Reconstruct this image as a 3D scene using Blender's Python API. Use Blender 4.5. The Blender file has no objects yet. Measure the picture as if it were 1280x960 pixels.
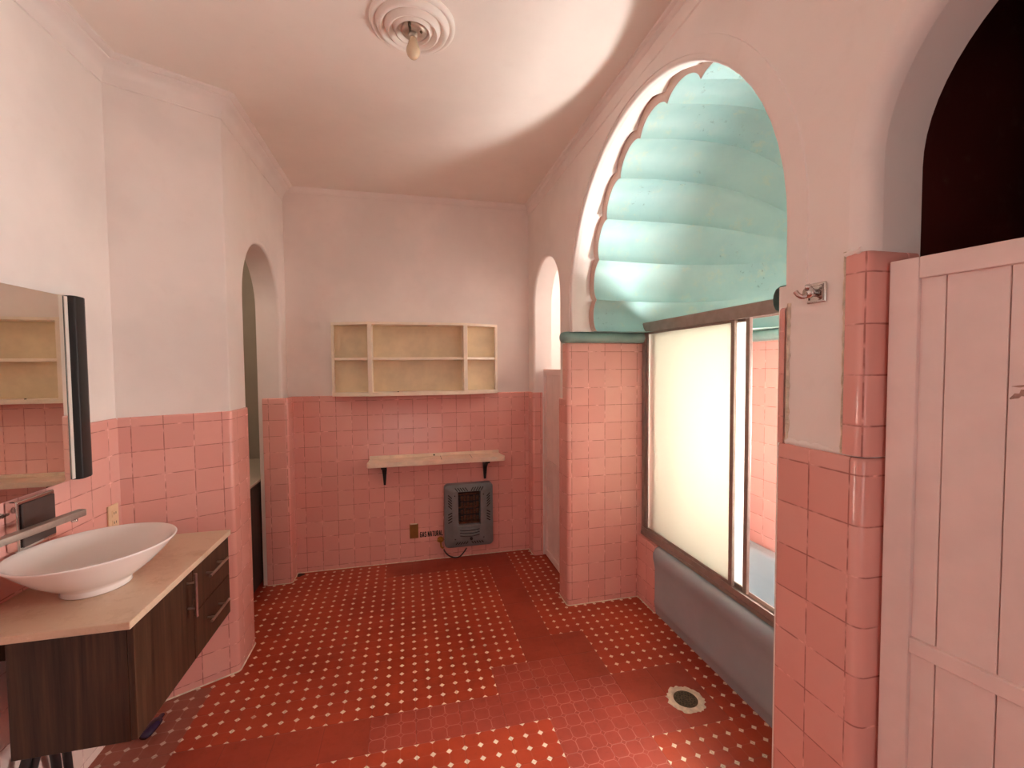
import bpy, bmesh, math, random
from mathutils import Vector, Matrix
random.seed(7)
S = bpy.context.scene
COL = S.collection
PI = math.pi

# ------------------------------------------------------------------ materials
def srgb(r, g, b):
    def f(c):
        c /= 255.0
        return c / 12.92 if c <= 0.04045 else ((c + 0.055) / 1.055) ** 2.4
    return (f(r), f(g), f(b), 1.0)

class NT:
    def __init__(self, name):
        self.m = bpy.data.materials.new(name); self.m.use_nodes = True
        self.t = self.m.node_tree; self.t.nodes.clear()
        self.out = self.n('ShaderNodeOutputMaterial')
    def n(self, ty, **kw):
        nd = self.t.nodes.new(ty)
        for k, v in kw.items():
            if hasattr(nd, k): setattr(nd, k, v)
        return nd
    def set(self, sock, v):
        if isinstance(v, bpy.types.NodeSocket): self.t.links.new(v, sock)
        elif v is not None: sock.default_value = v
    def math(self, op, a, b=None, c=None, clamp=False):
        nd = self.n('ShaderNodeMath', operation=op); nd.use_clamp = clamp
        self.set(nd.inputs[0], a)
        if b is not None: self.set(nd.inputs[1], b)
        if c is not None: self.set(nd.inputs[2], c)
        return nd.outputs[0]
    def mix(self, f, a, b, mode='MIX'):
        nd = self.n('ShaderNodeMix', data_type='RGBA', blend_type=mode)
        self.set(nd.inputs[0], f); self.set(nd.inputs[6], a); self.set(nd.inputs[7], b)
        return nd.outputs[2]
    def smooth(self, v, a, b, lo=0.0, hi=1.0):
        nd = self.n('ShaderNodeMapRange', interpolation_type='SMOOTHSTEP')
        self.set(nd.inputs['Value'], v); nd.inputs['From Min'].default_value = a; nd.inputs['From Max'].default_value = b
        nd.inputs['To Min'].default_value = lo; nd.inputs['To Max'].default_value = hi
        return nd.outputs[0]
    def noise(self, vec, scale, detail=3, rough=0.5, out=0):
        nd = self.n('ShaderNodeTexNoise'); self.set(nd.inputs['Vector'], vec)
        nd.inputs['Scale'].default_value = scale; nd.inputs['Detail'].default_value = detail; nd.inputs['Roughness'].default_value = rough
        return nd.outputs[out]
    def coord(self, k='Object'):
        return self.n('ShaderNodeTexCoord').outputs[k]
    def sep(self, v):
        nd = self.n('ShaderNodeSeparateXYZ'); self.set(nd.inputs[0], v); return nd.outputs
    def comb(self, x, y, z=0.0):
        nd = self.n('ShaderNodeCombineXYZ'); self.set(nd.inputs[0], x); self.set(nd.inputs[1], y); self.set(nd.inputs[2], z); return nd.outputs[0]
    def bump(self, h, strength=0.3, dist=0.01, normal=None):
        nd = self.n('ShaderNodeBump'); nd.inputs['Strength'].default_value = strength; nd.inputs['Distance'].default_value = dist
        self.set(nd.inputs['Height'], h)
        if normal is not None: self.set(nd.inputs['Normal'], normal)
        return nd.outputs[0]
    def bsdf(self, color, rough=0.5, metal=0.0, normal=None, spec=None, **kw):
        p = self.n('ShaderNodeBsdfPrincipled')
        self.set(p.inputs['Base Color'], color); self.set(p.inputs['Roughness'], rough); self.set(p.inputs['Metallic'], metal)
        if spec is not None: p.inputs['Specular IOR Level'].default_value = spec
        if normal is not None: self.set(p.inputs['Normal'], normal)
        for k, v in kw.items(): self.set(p.inputs[k], v)
        self.t.links.new(p.outputs[0], self.out.inputs[0])
        return p
    def ramp(self, f, stops):
        nd = self.n('ShaderNodeValToRGB'); self.set(nd.inputs[0], f)
        e = nd.color_ramp.elements
        while len(e) < len(stops): e.new(0.5)
        for k, (p, c) in enumerate(stops): e[k].position = p; e[k].color = c
        return nd.outputs[0]

def plain(name, c, rough=0.5, metal=0.0, var=0.08, scale=12, bump=0.0, spec=None):
    t = NT(name); co = t.coord()
    nz = t.noise(co, scale, 4, 0.6)
    dark = tuple(x * (1 - var * 2) for x in c[:3]) + (1,)
    lite = tuple(min(1, x * (1 + var)) for x in c[:3]) + (1,)
    col = t.mix(t.smooth(nz, 0.3, 0.7), dark, lite)
    nr = t.bump(t.noise(co, scale * 3, 4), bump, 0.01) if bump else None
    t.bsdf(col, rough, metal, nr, spec)
    return t.m

def plaster(name, c, var=0.05, bump=0.12):
    t = NT(name); co = t.coord()
    big = t.noise(co, 1.3, 4, 0.6); fine = t.noise(co, 14, 5, 0.65)
    c2 = tuple(x * (1 - 2 * var) for x in c[:3]) + (1,)
    col = t.mix(t.smooth(big, 0.35, 0.65), c, c2)
    col = t.mix(t.math('MULTIPLY', t.smooth(fine, 0.55, 0.75), 0.06), col, (0.55, 0.40, 0.33, 1))
    h = t.math('ADD', t.math('MULTIPLY', t.noise(co, 5, 3), 1.0), t.math('MULTIPLY', t.noise(co, 60, 3), 0.12))
    t.bsdf(col, 0.62, 0, t.bump(h, bump, 0.02), 0.3)
    return t.m

def tile_mat(name, base, var, grout, rough=0.22, gw=0.018, spec=0.5):
    t = NT(name); uv = t.n('ShaderNodeUVMap').outputs[0]
    x, y, _ = t.sep(uv)
    fx = t.math('FRACT', x); fy = t.math('FRACT', y)
    dx = t.math('SUBTRACT', 0.5, t.math('ABSOLUTE', t.math('SUBTRACT', fx, 0.5)))
    dy = t.math('SUBTRACT', 0.5, t.math('ABSOLUTE', t.math('SUBTRACT', fy, 0.5)))
    d = t.math('MINIMUM', dx, dy)
    wob = t.math('MULTIPLY', t.math('SUBTRACT', t.noise(uv, 3.3, 2), 0.5), 0.016)
    d = t.math('ADD', d, wob)
    g = t.smooth(d, gw * 0.5, gw * 1.3, 1, 0)
    wn = t.n('ShaderNodeTexWhiteNoise', noise_dimensions='2D')
    t.set(wn.inputs['Vector'], t.comb(t.math('FLOOR', x), t.math('FLOOR', y)))
    col = t.mix(wn.outputs[0], base, var)
    mott = t.noise(uv, 1.1, 4, 0.6)
    col = t.mix(t.math('MULTIPLY', t.smooth(mott, 0.4, 0.75), 0.35), col, var)
    gb = t.mix(t.smooth(t.noise(uv, 2.2, 3), 0.45, 0.7), grout, tuple(min(1, c * 1.15) for c in base[:3]) + (1,))
    col = t.mix(t.math('MULTIPLY', g, 0.75), col, gb)
    pil = t.smooth(d, 0.0, 0.045)
    wav = t.noise(uv, 1.6, 2)
    off = t.n('ShaderNodeTexWhiteNoise', noise_dimensions='2D')
    h = t.math('ADD', t.math('MULTIPLY', pil, 0.3), t.math('MULTIPLY', wav, 0.4))
    rr = t.math('ADD', rough, t.math('MULTIPLY', g, 0.5))
    t.bsdf(col, rr, 0, t.bump(h, 0.3, 0.005), spec)
    return t.m

LS = 1 / 15.0           # floor lattice pitch (a 20 cm tile carries 3 x 3 octagons)
LX, LY = 0.180, 31.334
def floor_mat(name, base, dark, dot, line, line_amt, rough):
    t = NT(name); co = t.coord(); x, y, _ = t.sep(co)
    i = t.math('SUBTRACT', t.math('DIVIDE', x, LS), LX)
    j = t.math('SUBTRACT', t.math('DIVIDE', y, LS), LY)
    jit = t.noise(co, 45, 2)
    def near(v): return t.math('SUBTRACT', t.math('FRACT', t.math('ADD', v, 0.5)), 0.5)
    ax = t.math('ABSOLUTE', near(i)); ay = t.math('ABSOLUTE', near(j))
    man = t.math('ADD', t.math('ADD', ax, ay), t.math('MULTIPLY', t.math('SUBTRACT', jit, 0.5), 0.05))
    big = t.noise(co, 2.2, 5, 0.65); fine = t.noise(co, 26, 5, 0.7)
    wn = t.n('ShaderNodeTexWhiteNoise', noise_dimensions='2D')
    t.set(wn.inputs['Vector'], t.comb(t.math('FLOOR', t.math('DIVIDE', i, 3.0)), t.math('FLOOR', t.math('DIVIDE', j, 3.0))))
    col = t.mix(t.smooth(big, 0.35, 0.7), base, dark)
    col = t.mix(t.math('MULTIPLY', wn.outputs[0], 0.22), col, dark)
    col = t.mix(t.math('MULTIPLY', t.smooth(fine, 0.5, 0.8), 0.30), col, tuple(c * 0.45 for c in dark[:3]) + (1,))
    # octagon joints: lattice lines away from the diamonds, plus the diamond outline
    ln = t.smooth(t.math('MINIMUM', ax, ay), 0.012, 0.045, 1, 0)
    outl = t.smooth(t.math('ABSOLUTE', t.math('SUBTRACT', man, 0.205)), 0.01, 0.045, 1, 0)
    lines = t.math('MAXIMUM', t.math('MULTIPLY', ln, t.smooth(man, 0.2, 0.24)), outl)
    patch = t.smooth(t.noise(co, 3.7, 3), 0.32, 0.62, 0.25, 1)
    col = t.mix(t.math('MULTIPLY', t.math('MULTIPLY', lines, patch), line_amt), col, line)
    if dot:
        dm = t.smooth(man, 0.172, 0.212, 1, 0)
        worn = t.smooth(t.noise(co, 6.5, 4, 0.7), 0.24, 0.45, 0.35, 1)
        col = t.mix(t.math('MULTIPLY', dm, worn), col, dot)
    # joints between the 20 cm tiles
    def ed(v): 
        f = t.math('FRACT', t.math('DIVIDE', v, 3.0))
        return t.math('SUBTRACT', 0.5, t.math('ABSOLUTE', t.math('SUBTRACT', f, 0.5)))
    e = t.math('MINIMUM', ed(i), ed(j))
    seam = t.smooth(e, 0.004, 0.012, 1, 0)
    col = t.mix(t.math('MULTIPLY', seam, 0.4), col, tuple(c * 0.55 for c in dark[:3]) + (1,))
    h = t.math('ADD', t.math('MULTIPLY', t.smooth(e, 0, 0.02), 0.5), t.math('ADD', t.math('MULTIPLY', fine, 0.3), t.math('MULTIPLY', t.noise(co, 4, 2), 0.8)))
    rg = t.math('ADD', rough, t.math('MULTIPLY', t.smooth(big, 0.3, 0.7), 0.15))
    t.bsdf(col, rg, 0, t.bump(h, 0.22, 0.006), 0.4)
    return t.m

def wood(name, a, b, rough=0.4):
    t = NT(name); co = t.coord()
    x, y, z = t.sep(co)
    st = t.comb(t.math('MULTIPLY', x, 22.0), t.math('MULTIPLY', y, 22.0), t.math('MULTIPLY', z, 0.9))
    n1 = t.noise(st, 1.6, 6, 0.62); n2 = t.noise(t.comb(t.math('MULTIPLY', x, 90.0), t.math('MULTIPLY', y, 90.0), t.math('MULTIPLY', z, 3.0)), 1.0, 3)
    f = t.math('ADD', t.math('MULTIPLY', n1, 0.75), t.math('MULTIPLY', n2, 0.25))
    col = t.ramp(f, [(0.34, a), (0.52, b), (0.66, tuple(c * 1.7 for c in b[:3]) + (1,))])
    t.bsdf(col, rough, 0, t.bump(n2, 0.08, 0.003), 0.25)
    return t.m

def marble(name, a, b, c):
    t = NT(name); co = t.coord()
    w = t.noise(co, 5, 6, 0.7, 1)
    mp = t.n('ShaderNodeMix', data_type='VECTOR'); mp.inputs[0].default_value = 0.35
    t.set(mp.inputs[4], co); t.set(mp.inputs[5], w)
    n1 = t.noise(mp.outputs[1], 9, 6, 0.65)
    col = t.ramp(n1, [(0.3, b), (0.5, a), (0.62, a), (0.72, c)])
    t.bsdf(col, 0.3, 0, None, 0.5)
    return t.m

def teal(name):
    t = NT(name); co = t.coord()
    b = t.noise(co, 1.7, 5, 0.65); f = t.noise(co, 8, 6, 0.75); k = t.noise(co, 30, 4, 0.7)
    col = t.mix(t.smooth(b, 0.35, 0.7), srgb(180, 214, 208), srgb(164, 204, 203))
    col = t.mix(t.math('MULTIPLY', t.smooth(f, 0.53, 0.70), 0.5), col, srgb(205, 215, 190))
    spots = t.math('MULTIPLY', t.smooth(k, 0.60, 0.68), t.smooth(b, 0.53, 0.62))
    col = t.mix(t.math('MULTIPLY', spots, 0.5), col, srgb(70, 88, 80))
    h = t.math('ADD', t.noise(co, 6, 4), t.math('MULTIPLY', k, 0.1))
    t.bsdf(col, 0.5, 0, t.bump(h, 0.22, 0.02), 0.28)
    return t.m

def emit_pane(name, c, s):
    t = NT(name); co = t.coord()
    e = t.n('ShaderNodeEmission'); n = t.noise(co, 2.5, 2)
    t.set(e.inputs[0], t.mix(n, c, tuple(x * 0.9 for x in c[:3]) + (1,))); e.inputs[1].default_value = s
    t.t.links.new(e.outputs[0], t.out.inputs[0])
    return t.m

def frosted(name):
    t = NT(name)
    tr = t.n('ShaderNodeBsdfTranslucent'); t.set(tr.inputs[0], (0.83, 0.82, 0.765, 1))
    df = t.n('ShaderNodeBsdfDiffuse'); t.set(df.inputs[0], (0.75, 0.74, 0.68, 1))
    gl = t.n('ShaderNodeBsdfGlossy'); gl.inputs['Roughness'].default_value = 0.25
    m1 = t.n('ShaderNodeMixShader'); m1.inputs[0].default_value = 0.18
    t.t.links.new(tr.outputs[0], m1.inputs[1]); t.t.links.new(df.outputs[0], m1.inputs[2])
    m2 = t.n('ShaderNodeMixShader'); m2.inputs[0].default_value = 0.04
    t.t.links.new(m1.outputs[0], m2.inputs[1]); t.t.links.new(gl.outputs[0], m2.inputs[2])
    t.t.links.new(m2.outputs[0], t.out.inputs[0])
    return t.m

M = {}
M['plaster'] = plaster('pale_pink_plaster', srgb(244, 234, 228))
M['ceil'] = plaster('ceiling_plaster', srgb(243, 233, 224), 0.03, 0.08)
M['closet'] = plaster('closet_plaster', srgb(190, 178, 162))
M['stall_shade'] = plaster('shaded_stall_plaster', srgb(84, 30, 24))  # dark red-brown puts the gloom of the unlit near stall into the wall colour
M['tile'] = tile_mat('pink_glazed_tile', srgb(231, 170, 160), srgb(224, 159, 149), srgb(150, 74, 64))
M['pale_tile'] = tile_mat('pale_glazed_tile', srgb(240, 214, 204), srgb(232, 204, 194), srgb(170, 120, 110))
RED, RDK = srgb(176, 66, 38), srgb(156, 52, 29)
M['f_dot'] = floor_mat('red_cement_tile_with_diamonds', RED, RDK, srgb(236, 218, 196), srgb(176, 110, 92), 0.28, 0.30)
M['f_oct'] = floor_mat('red_cement_tile_with_octagons', srgb(166, 68, 52), srgb(146, 56, 42), None, srgb(198, 128, 114), 0.6, 0.34)
M['f_plain'] = floor_mat('worn_red_cement_tile', srgb(162, 62, 42), srgb(140, 50, 33), None, srgb(160, 90, 76), 0.12, 0.34)
M['f_dust'] = floor_mat('dusty_cement_tile', srgb(154, 88, 72), srgb(138, 68, 52), srgb(206, 180, 164), srgb(184, 140, 126), 0.35, 0.5)
M['wood'] = wood('dark_walnut_laminate', srgb(36, 20, 14), srgb(64, 42, 29))
M['darkwood'] = wood('black_brown_wood', srgb(24, 16, 12), srgb(46, 32, 24), 0.5)
M['stone'] = marble('beige_travertine', srgb(208, 180, 154), srgb(190, 156, 126), srgb(226, 204, 180))
M['ceramic'] = plain('white_ceramic', srgb(238, 226, 220), 0.12, 0, 0.015, 3)
M['tub'] = plain('grey_blue_enamel', srgb(166, 178, 184), 0.15, 0, 0.03, 3)
M['steel'] = plain('brushed_steel', srgb(190, 178, 170), 0.28, 1, 0.05, 40)
M['chrome'] = plain('chrome', srgb(215, 208, 204), 0.12, 1, 0.02, 20)
M['bronze'] = plain('brown_anodised_aluminium', srgb(158, 140, 130), 0.36, 0.2, 0.06, 20)
M['black'] = plain('black_satin', srgb(18, 12, 10), 0.5, 0, 0.05, 10)
M['hosem'] = plain('black_rubber', srgb(40, 30, 30), 0.5, 0, 0.1, 30)
M['purple'] = plain('dark_purple_plastic', srgb(48, 30, 58), 0.25, 0, 0.15, 20)
M['cream'] = plain('aged_cream_paint', srgb(246, 232, 212), 0.4, 0, 0.04, 7, 0.05)
M['creamback'] = plain('stained_cream_board', srgb(226, 208, 172), 0.35, 0, 0.06, 5, 0.05)
M['ledge'] = plain('cream_ledge', srgb(240, 218, 196), 0.4, 0, 0.06, 9)
M['door'] = plain('pink_white_door_paint', srgb(236, 212, 206), 0.42, 0, 0.03, 6, 0.03)
M['heater'] = plain('grey_blue_enamel_metal', srgb(122, 128, 130), 0.42, 0.1, 0.06, 9)
M['heater_dark'] = plain('heater_slots', srgb(26, 22, 20), 0.6)
M['burner'] = plain('rusty_burner', srgb(96, 56, 34), 0.7, 0, 0.3, 40, 0.4)
M['brass'] = plain('tarnished_brass', srgb(170, 110, 40), 0.4, 0.6, 0.15, 30)
M['brownbox'] = plain('brown_cover', srgb(142, 92, 34), 0.55, 0, 0.1, 14)
M['ink'] = plain('black_lettering', srgb(20, 12, 12), 0.6)
M['chip'] = plain('scraped_wood_filler', srgb(168, 128, 116), 0.7, 0, 0.2, 60)
M['cream_plastic'] = plain('cream_plastic', srgb(232, 198, 160), 0.35, 0, 0.03)
M['teal'] = teal('teal_painted_plaster')
M['tealledge'] = plain('dark_teal_ledge', srgb(128, 160, 154), 0.4, 0, 0.08, 6)
M['lip_shade'] = plaster('shaded_lip_plaster', srgb(206, 178, 166))  # plaster darkened to carry the shade on the room-facing lip
M['mortar'] = plain('chipped_mortar', srgb(226, 208, 186), 0.8, 0, 0.12, 30, 0.5)
M['grate'] = plain('rusted_grate', srgb(92, 78, 58), 0.6, 0.3, 0.25, 60, 0.3)
M['bulb'] = plain('dusty_white_bulb', srgb(226, 206, 174), 0.25, 0, 0.04)
M['lampmetal'] = plain('lamp_plate', srgb(196, 178, 162), 0.3, 0.5, 0.12, 30)
M['frosted'] = frosted('frosted_shower_glass')
M['darkpanel'] = plain('dark_smoked_glass', srgb(78, 66, 62), 0.3, 0.2, 0.1, 8)
t = NT('silvered_mirror'); g = t.n('ShaderNodeBsdfGlossy'); t.set(g.inputs[0], (0.80, 0.77, 0.70, 1)); g.inputs['Roughness'].default_value = 0.01
t.t.links.new(g.outputs[0], t.out.inputs[0]); M['mirror'] = t.m
W1, W2, W3 = 63.0, 2.0, 7.5
M['lit1'] = emit_pane('bright_frosted_window', (1.0, 0.985, 0.95, 1), W1)
M['lit2'] = emit_pane('fill_window_glow', (1.0, 0.98, 0.96, 1), W2)  # glow of the fill window added behind the camera
M['lit3'] = emit_pane('stall_window_glass', (1.0, 0.95, 0.88, 1), W3)

# ------------------------------------------------------------------ helpers
def link(name, me, m=None, parent=None, smooth=False):
    o = bpy.data.objects.new(name, me); COL.objects.link(o)
    if m is not None:
        for x in (m if isinstance(m, (list, tuple)) else [m]): me.materials.append(x)
    if parent is not None: o.parent = parent
    if smooth:
        for p in me.polygons: p.use_smooth = True
    return o

def from_bm(name, bm, m, parent=None, smooth=False, normals=True):
    if normals: bmesh.ops.recalc_face_normals(bm, faces=bm.faces)
    me = bpy.data.meshes.new(name); bm.to_mesh(me); bm.free()
    return link(name, me, m, parent, smooth)

def bevel(o, w, seg=2, ang=40):
    b = o.modifiers.new('bevel', 'BEVEL'); b.width = w; b.segments = seg; b.limit_method = 'ANGLE'; b.angle_limit = math.radians(ang)
    for p in o.data.polygons: p.use_smooth = True
    w2 = o.modifiers.new('wn', 'WEIGHTED_NORMAL'); w2.keep_sharp = True
    return o

def box(bm, x0, x1, y0, y1, z0, z1, mat=None):
    v = [bm.verts.new(c) for c in ((x0, y0, z0), (x1, y0, z0), (x1, y1, z0), (x0, y1, z0), (x0, y0, z1), (x1, y0, z1), (x1, y1, z1), (x0, y1, z1))]
    for f in ((0, 3, 2, 1), (4, 5, 6, 7), (0, 1, 5, 4), (1, 2, 6, 5), (2, 3, 7, 6), (3, 0, 4, 7)):
        fc = bm.faces.new([v[k] for k in f])
        if mat: fc.material_index = mat
    if mat is None: pass
    return v

def boxobj(name, dims, m, parent=None, bw=0.0, seg=2):
    bm = bmesh.new()
    for d in (dims if isinstance(dims[0], (list, tuple)) else [dims]): box(bm, *d)
    o = from_bm(name, bm, m, parent)
    if bw: bevel(o, bw, seg)
    return o

def prism(bm, pts, vec):
    a = [bm.verts.new(p) for p in pts]; b = [bm.verts.new(Vector(p) + Vector(vec)) for p in pts]
    n = len(pts)
    bm.faces.new(a); bm.faces.new(b[::-1])
    for k in range(n): bm.faces.new((a[k], b[k], b[(k + 1) % n], a[(k + 1) % n]))

def tube(bm, pts, r, n=10, cap=True):
    pts = [Vector(p) for p in pts]; rings = []
    up = None
    for k, p in enumerate(pts):
        d = (pts[min(k + 1, len(pts) - 1)] - pts[max(k - 1, 0)]).normalized()
        if up is None: up = d.orthogonal().normalized()
        up = (up - d * up.dot(d)).normalized(); sd = d.cross(up)
        rr = r[k] if isinstance(r, (list, tuple)) else r
        rings.append([bm.verts.new(p + (up * math.cos(2 * PI * i / n) + sd * math.sin(2 * PI * i / n)) * rr) for i in range(n)])
    for a, b in zip(rings, rings[1:]):
        for i in range(n): bm.faces.new((a[i], a[(i + 1) % n], b[(i + 1) % n], b[i]))
    if cap: bm.faces.new(rings[0][::-1]); bm.faces.new(rings[-1])

def lathe(bm, prof, c=(0, 0, 0), n=48, sx=1.0, sy=1.0, rot=0.0):
    rings = []
    for r, z in prof:
        if r < 1e-6: rings.append([bm.verts.new((c[0], c[1], c[2] + z))])
        else:
            ring = []
            for i in range(n):
                a = 2 * PI * i / n; x, y = r * sx * math.cos(a), r * sy * math.sin(a)
                ring.append(bm.verts.new((c[0] + x * math.cos(rot) - y * math.sin(rot), c[1] + x * math.sin(rot) + y * math.cos(rot), c[2] + z)))
            rings.append(ring)
    for a, b in zip(rings, rings[1:]):
        if len(a) == 1 and len(b) == 1: continue
        for i in range(n):
            j = (i + 1) % n
            if len(a) == 1: bm.faces.new((a[0], b[j], b[i]))
            elif len(b) == 1: bm.faces.new((a[i], a[j], b[0]))
            else: bm.faces.new((a[i], a[j], b[j], b[i]))

def fillet(path, rs):
    """path of (x, y); rs maps an index to a radius"""
    out = []
    for k, p in enumerate(path):
        r = rs.get(k, 0)
        if not r or k in (0, len(path) - 1): out.append(p); continue
        P = Vector(p); a = (Vector(path[k - 1]) - P).normalized(); b = (Vector(path[k + 1]) - P).normalized()
        ang = a.angle(b); tl = r / math.tan(ang / 2)
        A = P + a * tl; B = P + b * tl
        for i in range(6):
            u = i / 5.0; q = (1 - u) ** 2 * A + 2 * u * (1 - u) * P + u * u * B
            out.append((q.x, q.y))
    return out

def sweep(name, path, prof, m, uv0=(0, 0), us=0.119, vs=0.1195, closed_prof=False, parent=None, smooth=True):
    """prof: (d, z), d = distance towards the room, which lies to the right of the path"""
    P = [Vector(p) for p in path]; n = len(P)
    nor = []
    for k in range(n):
        ns = []
        if k > 0: d = (P[k] - P[k - 1]).normalized(); ns.append(Vector((d.y, -d.x)))
        if k < n - 1: d = (P[k + 1] - P[k]).normalized(); ns.append(Vector((d.y, -d.x)))
        if len(ns) == 2:
            mm = (ns[0] + ns[1]); mm = mm / (1 + ns[0].dot(ns[1])); nor.append(mm)
        else: nor.append(ns[0])
    L = [0]
    for k in range(1, n): L.append(L[-1] + (P[k] - P[k - 1]).length)
    bm = bmesh.new(); uvl = bm.loops.layers.uv.new('UVMap')
    V = [[bm.verts.new((P[k].x + nor[k].x * d, P[k].y + nor[k].y * d, z)) for d, z in prof] for k in range(n)]
    np_ = len(prof)
    for k in range(n - 1):
        for q in range(np_ if closed_prof else np_ - 1):
            r = (q + 1) % np_
            f = bm.faces.new((V[k][q], V[k][r], V[k + 1][r], V[k + 1][q]))
            for lp, (kk, qq) in zip(f.loops, ((k, q), (k, r), (k + 1, r), (k + 1, q))):
                lp[uvl].uv = ((L[kk] - uv0[0]) / us, (prof[qq][1] - uv0[1]) / vs)
    if closed_prof:
        bm.faces.new(V[0]); bm.faces.new(V[-1][::-1])
    o = from_bm(name, bm, m, parent, smooth, normals=True)
    if smooth:
        o.data.set_sharp_from_angle(angle=math.radians(50))
    return o

def catmull(P, n=8):
    P = [Vector(p) for p in P]; out = []
    for k in range(len(P) - 1):
        a, b, c, d = P[max(0, k - 1)], P[k], P[k + 1], P[min(len(P) - 1, k + 2)]
        for i in range(n):
            u = i / n
            out.append(.5 * ((2 * b) + (c - a) * u + (2 * a - 5 * b + 4 * c - d) * u * u + (3 * b - a - 3 * c + d) * u ** 3))
    out.append(P[-1]); return out

def struct(o):
    o['kind'] = 'structure'; return o

def thing(name, label, cat, loc=(0, 0, 0), rz=0.0, group=None):
    o = bpy.data.objects.new(name, None); COL.objects.link(o); o.location = loc; o.rotation_euler = (0, 0, rz)
    o.empty_display_size = 0.05
    return tag(o, label, cat, group)

def tag(o, label, cat, group=None):
    o['label'] = label; o['category'] = cat; o['kind'] = 'thing'
    if group: o['group'] = group
    return o

# ------------------------------------------------------------------ room numbers (metres; camera stands at x=0, y=0)
H = 3.0
XL, XR, YB, YF = -1.29, 1.025, 3.735, -1.6
XA = -0.897                      # wall with the left arch
TZ = 1.395                       # top of the wainscot tiles
FC = (-0.897, 2.586)             # corner of the angled wall
LC = (-1.29, 2.375)

# ------------------------------------------------------------------ floor (each 20 cm cement tile is a face)
bm = bmesh.new()
T = 3 * LS
def ftype(I, J):
    if I <= -6 and J <= 1: return 3
    if I <= 2:
        if J >= 1:
            if I <= -2: return 0
            return 0 if J <= 6 else 2
        if J == 0: return 0 if I <= 1 else 1
        if J == -1: return 1 if I >= -1 else 2
        return 0 if I >= -2 else 2
    if I == 3:
        if J >= 1: return 2
        return 1
    if I == 4:
        if J >= 2: return 0
        if J >= 0: return 2
        return 1
    if J >= 0: return 0
    if J >= -2: return 0 if I >= 7 else (2 if (J == -1 or I == 6) else 1)
    return 0
for I in range(-13, 11):
    for J in range(-19, 15):
        x0 = (3 * I + LX) * LS; y0 = (3 * J + LY) * LS
        vs = [bm.verts.new(c) for c in ((x0, y0, 0), (x0 + T, y0, 0), (x0 + T, y0 + T, 0), (x0, y0 + T, 0))]
        bm.faces.new(vs).material_index = ftype(I, J)
bmesh.ops.remove_doubles(bm, verts=bm.verts, dist=1e-4)
fl = struct(from_bm('floor', bm, [M['f_dot'], M['f_oct'], M['f_plain'], M['f_dust']]))

# ------------------------------------------------------------------ ceiling
struct(boxobj('ceiling', (-2.6, 2.6, YF - .1, 4.9, H, H + 0.1), M['ceil']))

# ------------------------------------------------------------------ walls
def archwall(name, x0, th, y0, y1, arches, m, z0=-0.02, z1=H + 0.02, bw=0.02, step=None):
    pts = [(y0, z0)]
    for ya, yb, zs in arches:
        r = (yb - ya) / 2; c = (ya + yb) / 2
        pts += [(ya, z0)] if not step else [(step[0], z0), (step[0], step[2]), (ya, step[2])]
        for k in range(33):
            a = PI - PI * k / 32; pts.append((c + r * math.cos(a), zs + r * math.sin(a)))
        pts += [(yb, z0)] if not step else [(yb, step[2]), (step[1], step[2]), (step[1], z0)]
    pts += [(y1, z0), (y1, z1), (y0, z1)]
    bm = bmesh.new(); prism(bm, [(x0, y, z) for y, z in pts], (th, 0, 0))
    o = from_bm(name, bm, m)
    if bw:
        wl = o.data.attributes.new('bevel_weight_edge', 'FLOAT', 'EDGE')
        for e in o.data.edges:
            a, b = (o.data.vertices[i].co for i in e.vertices)
            if abs(a.x - x0) < 1e-5 and abs(b.x - x0) < 1e-5 and min(a.z, b.z) > z0 - 1 and max(a.z, b.z) < z1 - 0.01 \
               and not (abs(a.z - z0) < 1e-5 and abs(b.z - z0) < 1e-5) and not (a.y == b.y and (abs(a.y - y0) < 1e-5 or abs(a.y - y1) < 1e-5)):
                wl.data[e.index].value = 1.0
        b = o.modifiers.new('bevel', 'BEVEL'); b.width = bw; b.segments = 4; b.limit_method = 'WEIGHT'
    for p in o.data.polygons: p.use_smooth = True
    o.data.set_sharp_from_angle(angle=math.radians(35))
    return struct(o)

WT = -0.008
wall_prof = [(WT, H + .02), (WT - .12, H + .02), (WT - .12, -.02), (WT, -.02)]
struct(sweep('wall_left', fillet([(XL, YF), LC, FC, (XA, FC[1] + .03)], {2: 0.02}), wall_prof, M['plaster'], closed_prof=True))
archwall('wall_left_arch', XA + WT, -0.16, FC[1] + .02, YB + .12, [(2.836, 3.580, 2.035)], M['plaster'])
struct(boxobj('wall_back', (XA - .16, 2.6, YB - WT, YB + .12, -.02, H + .02), M['plaster']))
archwall('wall_right_stall', XR - WT, 0.16, 2.86, YB + .06, [(2.938, 3.598, 2.112)], M['plaster'])
archwall('wall_right_front', XR - WT, 0.160, YF, 0.99, [(0.085, 0.817, 2.08)], M['plaster'], bw=0.045)
YC, RA, ZS = 1.882, 0.835, 2.0
archwall('wall_right', XR - WT, 0.03, 0.99, 2.86, [(YC - RA, YC + RA, ZS)], M['plaster'], bw=0.018, step=(1.070, 2.776, 1.838))
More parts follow.
